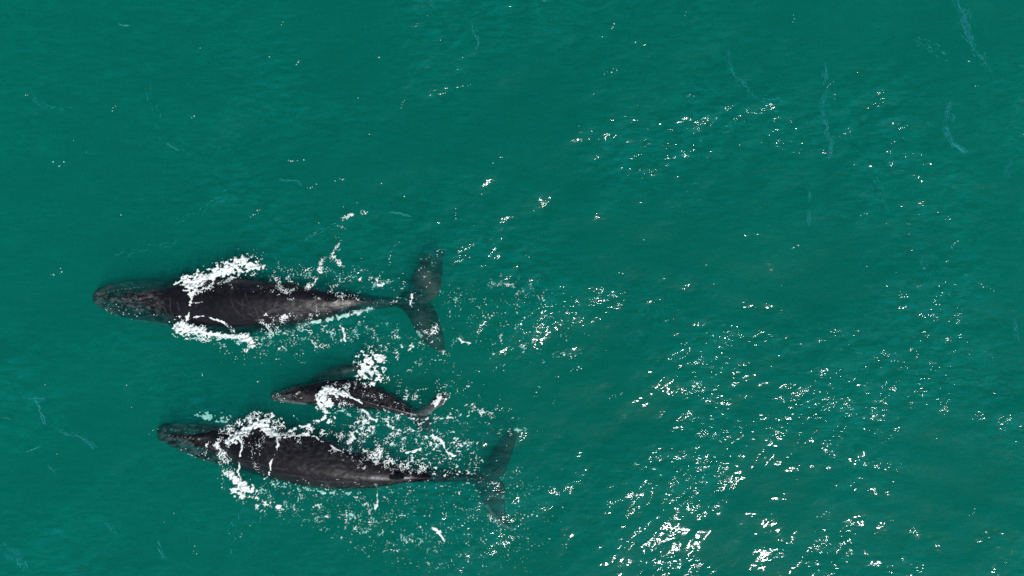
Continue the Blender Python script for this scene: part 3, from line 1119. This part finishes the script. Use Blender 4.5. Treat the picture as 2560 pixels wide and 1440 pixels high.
foam('splash', [
    ('dense', 0.85, 0.10, [(580, 1180, 8), (592, 1195, 11), (608, 1210, 12), (625, 1222, 10)]),
    ('dense', 0.6, 0.05, [(590, 1225, 10), (615, 1240, 10)]),
    ('fleck', 0.5, 0.05, [(600, 1225, 18), (635, 1245, 20), (655, 1262, 16)]),
    ('lace', 0.75, 0.03, [(545, 1112, 3), (544, 1130, 4), (552, 1155, 5), (562, 1178, 5), (572, 1190, 5)]),
    ('lace', 0.75, 0.02, [(535, 1095, 3), (520, 1108, 4), (513, 1130, 3), (511, 1155, 2)]),
    ('lace', 0.5, 0.02, [(560, 1090, 10), (545, 1105, 9), (560, 1150, 8), (580, 1180, 8)]),
    ('fleck', 0.3, 0.02, [(555, 1190, 9), (560, 1215, 8)]),
], 'white foam below the shoulder of the bottom whale with a ring round its head', 'splash', group=SG)

foam('sea_foam', [
    ('lace', 0.62, 0.03, [(705, 1085, 5), (740, 1083, 6), (775, 1078, 10), (800, 1072, 10)]),
    ('lace', 0.38, 0.03, [(795, 1066, 8), (830, 1058, 8), (850, 1068, 8), (880, 1062, 7)]),
    ('dense', 0.6, 0.04, [(818, 1050, 5), (836, 1045, 4)]),
    ('dense', 0.5, 0.06, [(876, 1105, 7), (884, 1085, 9), (905, 1078, 8), (925, 1074, 5)]),
    ('lace', 0.26, 0.03, [(850, 1090, 24), (900, 1080, 26), (960, 1090, 30), (1010, 1080, 26)]),
    ('net', 0.20, 0.015, [(720, 1080, 10), (780, 1075, 16), (850, 1085, 20), (920, 1100, 26), (1000, 1110, 26)]),
    ('net', 0.16, 0.012, [(820, 1115, 10), (870, 1140, 14), (930, 1160, 14), (1000, 1178, 10), (1060, 1185, 8)]),
    ('net', 0.22, 0.012, [(615, 1100, 10), (650, 1100, 26), (650, 1140, 24), (650, 1175, 14)]),
    ('net', 0.26, 0.012, [(575, 1100, 12), (560, 1140, 12), (580, 1170, 10)]),
    ('dense', 0.66, 0.02, [(702, 1091, 2), (730, 1089, 2.5), (765, 1084, 3), (790, 1092, 2), (830, 1112, 1.5), (860, 1128, 1.5)]),
    ('dense', 0.42, 0.03, [(702, 1090, 2), (725, 1078, 3), (750, 1068, 4), (775, 1062, 3), (800, 1050, 4), (815, 1042, 4)]),
    ('fleck', 0.42, 0.03, [(880, 1130, 22), (940, 1140, 26), (1020, 1150, 28), (1100, 1150, 30), (1180, 1165, 26)]),
    ('fleck', 0.52, 0.03, [(890, 1050, 20), (950, 1045, 26), (1010, 1065, 30), (1080, 1090, 26), (1160, 1120, 26)]),
    ('lace', 0.42, 0.03, [(880, 1125, 20), (930, 1150, 20), (1000, 1165, 16), (1060, 1170, 10)]),
    ('dense', 0.85, 0.03, [(1082, 1088, 4), (1098, 1095, 4), (1108, 1112, 2.5), (1120, 1132, 2.5), (1134, 1140, 4)]),
    ('dense', 0.8, 0.03, [(1015, 1130, 3), (1040, 1126, 4), (1055, 1120, 3)]),
    ('lace', 0.27, 0.03, [(870, 1022, 8), (900, 1032, 12), (940, 1045, 14)]),
    ('dense', 0.85, 0.04, [(905, 1022, 3), (918, 1030, 4), (928, 1044, 4), (942, 1050, 3)]),
    ('fleck', 0.5, 0.03, [(960, 1040, 20), (1010, 1055, 24), (1060, 1070, 24)]),
    ('lace', 0.30, 0.02, [(720, 1100, 10), (790, 1085, 12)]),
    ('fleck', 0.22, 0.02, [(880, 1150, 10), (960, 1170, 12), (1040, 1185, 10), (1160, 1190, 10), (1190, 1180, 10)]),
], 'lacy white foam strewn between the calf and the bottom whale', kind='stuff')
foam('sea_foam', [
    ('fleck', 0.20, 0.03, [(660, 1245, 20), (720, 1275, 28), (780, 1290, 34), (860, 1300, 40), (940, 1320, 44)]),
    ('fleck', 0.16, 0.03, [(700, 1240, 16), (800, 1248, 22), (920, 1255, 30), (1020, 1270, 30)]),
    ('fleck', 0.17, 0.03, [(900, 1340, 40), (1000, 1370, 46), (1080, 1400, 40)]),
    ('dense', 0.5, 0.04, [(675, 1262, 5), (695, 1268, 8), (705, 1272, 5)]),
    ('dot', 0.06, 0.02, [(700, 1220, 30), (900, 1260, 60), (1100, 1300, 90), (1300, 1320, 90)]),
    ('dense', 0.85, 0.03, [(1080, 1315, 2), (1095, 1325, 4), (1105, 1340, 3), (1112, 1352, 2)]),
    ('dense', 0.8, 0.03, [(936, 1272, 3), (944, 1255, 2.5), (940, 1240, 2)]),
    ('lace', 0.25, 0.02, [(930, 1215, 10), (960, 1230, 12), (985, 1245, 8)]),
    ('dot', 0.07, 0.02, [(1000, 1220, 30), (1150, 1225, 40), (1300, 1230, 40)]),
    ('fleck', 0.12, 0.02, [(700, 1228, 10), (900, 1235, 10)]),
    ('lace', 0.35, 0.02, [(1225, 1290, 10), (1240, 1300, 9)]),
    ('fleck', 0.14, 0.02, [(1190, 1180, 20), (1240, 1200, 16), (1300, 1180, 16)]),
], 'scattered white foam flecks trailing below the bottom whale', kind='stuff')
foam('sea_foam', [
    ('lace', 0.60, 0.04, [(905, 532, 6), (918, 528, 6)]), ('lace', 0.60, 0.04, [(905, 535, 4), (870, 540, 5), (850, 552, 9), (844, 575, 9), (842, 595, 6)]),
    ('lace', 0.55, 0.03, [(850, 612, 4), (835, 620, 6), (833, 640, 5), (845, 650, 9)]),
    ('lace', 0.28, 0.02, [(795, 570, 8), (785, 580, 8), (800, 560, 5)]),
    ('lace', 0.55, 0.04, [(806, 652, 5), (799, 672, 6), (788, 690, 10), (782, 702, 8)]),
    ('lace', 0.50, 0.03, [(856, 662, 8), (865, 668, 5), (882, 672, 4)]),
    ('fleck', 0.26, 0.03, [(650, 690, 24), (700, 685, 28), (760, 690, 26), (820, 680, 30), (870, 680, 20)]),
    ('lace', 0.30, 0.03, [(690, 700, 20), (720, 722, 22), (780, 712, 16), (830, 710, 10), (880, 705, 8)]),
    ('fleck', 0.22, 0.03, [(900, 690, 20), (950, 712, 22), (1000, 720, 24), (1040, 740, 26)]),
    ('dense', 0.7, 0.04, [(942, 700, 3), (948, 713, 5), (958, 710, 4)]),
    ('lace', 0.6, 0.03, [(688, 730, 3), (692, 712, 4), (703, 705, 6)]),
    ('lace', 0.35, 0.02, [(700, 735, 8), (760, 728, 10), (800, 745, 8)]),
    ('net', 0.20, 0.012, [(690, 715, 14), (760, 725, 16), (830, 738, 12), (900, 748, 8)]),
    ('net', 0.10, 0.01, [(520, 722, 12), (600, 715, 14), (660, 720, 14)]),
    ('fleck', 0.18, 0.02, [(850, 748, 8), (920, 752, 8), (980, 755, 10), (1020, 745, 12)]),
    ('dense', 0.8, 0.03, [(1032, 738, 3), (1028, 748, 3), (1024, 756, 2.5)]),
    ('lace', 0.45, 0.02, [(1078, 662, 8), (1092, 662, 6)]), ('lace', 0.45, 0.02, [(1052, 696, 6), (1062, 690, 4)]),
    ('dot', 0.05, 0.02, [(1070, 650, 20), (1060, 720, 24)]),
], 'curling foam lines above the tail stock of the leftmost whale', kind='stuff')
foam('sea_foam', [
    ('lace', 0.42, 0.03, [(660, 800, 14), (690, 812, 14), (735, 815, 14)]),
    ('fleck', 0.27, 0.03, [(660, 838, 18), (720, 835, 22), (790, 835, 26), (860, 830, 24)]),
    ('lace', 0.35, 0.03, [(780, 830, 14), (790, 858, 16), (815, 860, 10)]),
    ('fleck', 0.22, 0.03, [(880, 815, 22), (930, 820, 26), (980, 835, 24)]),
    ('fleck', 0.20, 0.03, [(640, 860, 16), (700, 855, 24), (760, 860, 26)]),
    ('dense', 0.8, 0.04, [(856, 820, 2.5), (860, 835, 2.5), (862, 848, 4)]),
    ('fleck', 0.30, 0.03, [(930, 868, 16), (980, 872, 22), (1030, 860, 20), (1080, 850, 14)]),
    ('lace', 0.38, 0.03, [(1060, 815, 12), (1085, 825, 12), (1080, 845, 8)]),
    ('lace', 0.35, 0.03, [(715, 790, 6), (745, 790, 5), (755, 795, 4)]),
    ('fleck', 0.16, 0.02, [(700, 780, 14), (780, 775, 14), (860, 765, 10)]),
    ('net', 0.16, 0.012, [(660, 806, 10), (700, 800, 14), (760, 790, 14), (820, 782, 10)]),
    ('lace', 0.30, 0.02, [(1095, 882, 10), (1115, 884, 8)]),
    ('dot', 0.06, 0.02, [(540, 860, 24), (560, 885, 20), (740, 880, 26)]),
], 'white foam flecks below the tail stock of the leftmost whale', kind='stuff')
foam('sea_foam', [
    ('fleck', 0.08, 0.02, [(1095, 745, 16), (1150, 740, 20), (1200, 725, 24), (1260, 705, 28), (1320, 715, 26)]),
    ('fleck', 0.17, 0.02, [(1270, 705, 12), (1300, 700, 16), (1335, 735, 16), (1355, 745, 14)]),
    ('lace', 0.16, 0.02, [(1270, 720, 16), (1300, 720, 16)]),
    ('dense', 0.8, 0.03, [(1146, 843, 2), (1156, 853, 2.5), (1172, 856, 2.5)]),
    ('fleck', 0.18, 0.02, [(1190, 845, 12), (1230, 850, 14), (1280, 866, 16), (1325, 858, 14)]),
    ('fleck', 0.07, 0.02, [(1100, 800, 30), (1180, 860, 30), (1300, 880, 26), (1420, 885, 24)]),
    ('fleck', 0.24, 0.02, [(1390, 885, 12), (1425, 880, 16)]),
    ('dot', 0.05, 0.02, [(1150, 780, 60), (1300, 780, 60), (1400, 820, 60)]),
    ('fleck', 0.06, 0.02, [(1400, 740, 16), (1470, 745, 20), (1560, 745, 20)]),
], 'thin foam flecks drifting right of the leftmost whale tail', kind='stuff')
foam('sea_foam', [
    ('fleck', 0.26, 0.03, [(990, 965, 14), (1020, 985, 18), (1050, 990, 16)]),
    ('lace', 0.30, 0.03, [(1000, 990, 8), (1025, 985, 10), (1040, 995, 8), (1010, 1015, 8)]),
    ('fleck', 0.25, 0.02, [(905, 975, 12), (950, 995, 14), (985, 1012, 10)]),
    ('net', 0.13, 0.012, [(880, 975, 10), (950, 990, 14), (1000, 1015, 10)]),
    ('fleck', 0.4, 0.02, [(1075, 1050, 12), (1100, 1048, 12), (1140, 1040, 16), (1200, 1030, 16)]),
    ('lace', 0.35, 0.02, [(1110, 1042, 5), (1150, 1038, 5), (1160, 1032, 4)]),
    ('lace', 0.45, 0.02, [(1165, 1010, 8), (1190, 1020, 10), (1210, 1030, 8), (1240, 1050, 8)]),
    ('fleck', 0.13, 0.02, [(1150, 1060, 24), (1220, 1080, 30), (1280, 1060, 26)]),
    ('fleck', 0.45, 0.02, [(1045, 1060, 8), (1062, 1072, 8)]),
    ('fleck', 0.12, 0.02, [(1000, 925, 20), (1060, 900, 24), (1120, 910, 20)]),
    ('dot', 0.05, 0.02, [(1120, 960, 30), (1180, 990, 30)]),
], 'foam flecks scattered round the tail of the calf', kind='stuff')

# pale clouds of bubbles held under the surface
foam('bubble_cloud', [
    ('dense', 0.6, 0, [(780, 806, 4), (830, 797, 5), (890, 780, 5), (925, 772, 4)]),
    ('lace', 0.5, 0, [(670, 838, 8), (740, 822, 8), (790, 806, 6)]),
    ('dense', 0.5, 0, [(480, 838, 8), (560, 842, 6), (620, 846, 6)]),
], 'pale green streak of bubbles under water along the lower flank of the leftmost whale', kind='stuff', mat=M_BUBBLE, zoff=-0.14)
foam('bubble_cloud', [
    ('dense', 0.45, 0, [(480, 1045, 6), (520, 1046, 9), (550, 1055, 8)]),
    ('dense', 0.4, 0, [(1290, 1078, 4), (1312, 1080, 5)]),
    ('lace', 0.35, 0, [(1225, 1285, 5), (1245, 1318, 5), (1290, 1335, 5)]),
    ('lace', 0.4, 0, [(870, 1215, 6), (960, 1215, 5)]),
    ('dense', 0.35, 0, [(670, 1215, 4), (800, 1236, 5), (900, 1238, 4)]),
], 'turquoise bubbles under water beside head and tail of the bottom whale', kind='stuff', mat=M_BUBBLE, zoff=-0.30)
foam('bubble_cloud', [
    ('lace', 0.5, 0, [(955, 960, 6), (990, 985, 5), (1020, 1005, 5)]),
    ('lace', 0.5, 0, [(920, 930, 20), (890, 905, 10)]),
    ('lace', 0.45, 0, [(840, 1030, 12), (900, 1035, 14), (960, 1045, 12)]),
    ('lace', 0.4, 0, [(1095, 1000, 14), (1110, 985, 10)]),
], 'faint pale bubbles under water along the flanks of the calf', kind='stuff', mat=M_BUBBLE, zoff=-0.20)
foam('bubble_cloud', [
    ('lace', 0.22, 0, [(660, 690, 26), (760, 690, 26), (860, 690, 30), (960, 715, 26)]),
    ('lace', 0.22, 0, [(560, 860, 16), (660, 850, 24), (780, 840, 30), (900, 830, 30), (1000, 850, 26)]),
    ('lace', 0.30, 0, [(850, 555, 14), (842, 590, 12), (835, 630, 10), (800, 680, 14)]),
    ('lace', 0.25, 0, [(870, 1050, 26), (960, 1055, 30), (1050, 1090, 30), (1160, 1110, 26)]),
    ('lace', 0.20, 0, [(620, 1230, 22), (700, 1270, 30), (800, 1290, 36), (920, 1310, 40), (1040, 1370, 40)]),
    ('lace', 0.14, 0, [(1100, 740, 24), (1200, 725, 28), (1320, 715, 26)]),
    ('lace', 0.14, 0, [(1100, 860, 20), (1250, 860, 22), (1400, 885, 20)]),
    ('lace', 0.25, 0, [(590, 1060, 22), (650, 1045, 20), (700, 1060, 18)]),
    ('lace', 0.30, 0, [(920, 925, 26)]),
], 'faint green bubbles sunk below the scattered foam round all three whales', kind='stuff', mat=M_LACE, zoff=-0.24)

# fine sunken threads; their blue paints the sky reflected on steep waves
WISPS = [
    ([(2395, -10), (2425, 40), (2432, 85), (2450, 125), (2475, 150), (2480, 175)], 260, 9, 0.42),
    ([(2425, 20), (2420, 60), (2436, 100)], 120, 8, 0.42),
    ([(2068, 150), (2072, 220), (2060, 265), (2070, 310), (2085, 362), (2078, 395)], 330, 5, 0.40),
    ([(2382, 250), (2370, 310), (2388, 358), (2425, 378)], 300, 5, 0.36), ([(2388, 280), (2394, 300)], 60, 2, 0.36),
    ([(1828, 120), (1832, 160), (1860, 200), (1900, 238), (1965, 245)], 170, 6, 0.5),
    ([(2300, 90), (2380, 130)], 60, 14, 0.5), ([(2540, 390), (2530, 450)], 80, 6, 0.45),
    ([(2028, 480), (2030, 530), (2028, 562)], 90, 5, 0.42), ([(2200, 440), (2232, 520)], 60, 9, 0.5),
    ([(2545, 800), (2556, 860)], 60, 4, 0.42), ([(2320, 640), (2335, 690)], 50, 6, 0.5),
    ([(50, 994), (75, 1000), (100, 998)], 70, 2.5, 0.36), ([(78, 1002), (92, 1030), (103, 1060)], 80, 5, 0.4),
    ([(136, 1080), (160, 1086), (195, 1095), (230, 1122)], 160, 5, 0.38), ([(55, 1132), (90, 1120)], 50, 3, 0.4),
    ([(-5, 1365), (20, 1380), (38, 1400), (52, 1430)], 150, 8, 0.42), ([(0, 1390), (25, 1402)], 90, 7, 0.42),
    ([(-5, 1045), (14, 1052)], 30, 2, 0.4), ([(235, 1300), (262, 1320), (278, 1345)], 60, 3, 0.45),
    ([(385, 1355), (392, 1378), (408, 1402)], 70, 4, 0.38), ([(113, 1170), (128, 1182)], 40, 2, 0.4),
    ([(118, 1335), (140, 1340)], 40, 4, 0.45), ([(65, 240), (90, 265)], 40, 5, 0.5), ([(290, 55), (312, 58)], 30, 2, 0.42),
    ([(70, 225), (100, 262), (160, 260)], 60, 8, 0.5), ([(358, 150), (365, 300), (440, 375)], 50, 14, 0.55),
    ([(975, 528), (1000, 533), (1022, 538)], 60, 3, 0.36), ([(410, 356), (440, 372)], 40, 2, 0.42),
    ([(1180, 60), (1195, 100), (1190, 120)], 90, 7, 0.34), ([(690, 445), (740, 450), (750, 462)], 50, 3, 0.4),
    ([(560, 480), (480, 520), (430, 545)], 60, 12, 0.5), ([(600, 1290), (560, 1400)], 40, 20, 0.55),
    ([(280, 640), (350, 620), (430, 600)], 50, 10, 0.5), ([(840, 560), (760, 600)], 50, 10, 0.4),
]
V, F = [], []
wrng = random.Random(33)
for pts, cnt, jit, dep in WISPS:
    if pts[0][0] < 1600: jit, cnt = jit * 0.6, int(cnt * 0.75)
    else: jit, cnt = jit * 0.75, int(cnt * 1.0)
    P = along(pts, cnt, 0)
    for i, (px, py) in enumerate(P):
        q = P[min(i + 3, cnt - 1)]; p0 = P[max(i - 3, 0)]
        a = math.atan2(-(q[1] - p0[1]), q[0] - p0[0]) + wrng.gauss(0, 0.22)
        off = wrng.gauss(0, jit * 0.8) + jit * 0.5 * math.sin(i * 0.11 + px * 0.05)
        x, y = wx(px) - math.sin(a) * off * S, wy(py) + math.cos(a) * off * S
        if wrng.random() < 0.45 + 0.45 * math.sin(i * 0.05 + px): continue
        l, w = wrng.uniform(0.03, 0.16), wrng.uniform(0.003, 0.008)
        z = -dep * wrng.uniform(0.45, 1.0) * (0.75 if dep < 0.45 else 1.0)
        b = len(V)
        dx, dy = math.cos(a), math.sin(a)
        V += [(x - dx * l, y - dy * l, z), (x - dy * w, y + dx * w, z), (x + dx * l, y + dy * l, z), (x + dy * w, y - dx * w, z), (x, y, z + w * 1.4)]
        F += [(b, b + 4, b + 1), (b + 1, b + 4, b + 2), (b + 2, b + 4, b + 3), (b + 3, b + 4, b)]
me = bpy.data.meshes.new('sky_threads')
me.from_pydata(V, [], F)
me.materials.append(M_THREAD)
o = bpy.data.objects.new('sky_threads', me)
scene.collection.objects.link(o)
tag(o, 'faint blue green threads standing in for sky reflected on the open water', kind='stuff')

# single droplets and bubbles of foam floating in short chains
V, F = [], []
drng = random.Random(21)


def dome(px, py, r):
    x, y = wx(px), wy(py)
    z = float(wave_z(np.array([x]), np.array([y]))[0])
    b = len(V)
    for rr, hh in ((1.0, -0.2), (0.75, 0.5)):
        for j in range(6):
            a = j * math.pi / 3
            V.append((x + math.cos(a) * r * rr, y + math.sin(a) * r * rr * 0.8, z + r * hh * 0.7))
    V.append((x, y, z + r * 0.55))
    for j in range(6):
        k = (j + 1) % 6
        F.append((b + j, b + k, b + 6 + k, b + 6 + j))
        F.append((b + 6 + j, b + 6 + k, b + 12))


for i in range(210):
    u = drng.random()
    if u < 0.55:
        cx, cy = drng.gauss(1000, 260), drng.gauss(1000, 230)
    else:
        cx, cy = drng.uniform(40, 2520), drng.uniform(30, 1420)
    a = drng.gauss(-0.5, 0.5)
    n = drng.choice((1, 1, 1, 2, 3, 4, 6))
    for k in range(n):
        r = drng.choice((0.009, 0.012, 0.016, 0.022)) * drng.uniform(0.8, 1.2)
        dome(cx + math.cos(a) * k * drng.uniform(4, 9) + drng.gauss(0, 1.5), cy + math.sin(a) * k * drng.uniform(4, 9) + drng.gauss(0, 1.5), r)
me = bpy.data.meshes.new('foam_flecks')
me.from_pydata(V, [], F)
me.materials.append(M_FOAM)
o = bpy.data.objects.new('foam_flecks', me)
scene.collection.objects.link(o)
tag(o, 'tiny loose white foam bubbles dotted over the open green water', kind='stuff')
print('foam tris', FOAM_TRIS, 'scene tris', sum(len(p.data.polygons) * 2 for p in scene.objects if p.type == 'MESH'))
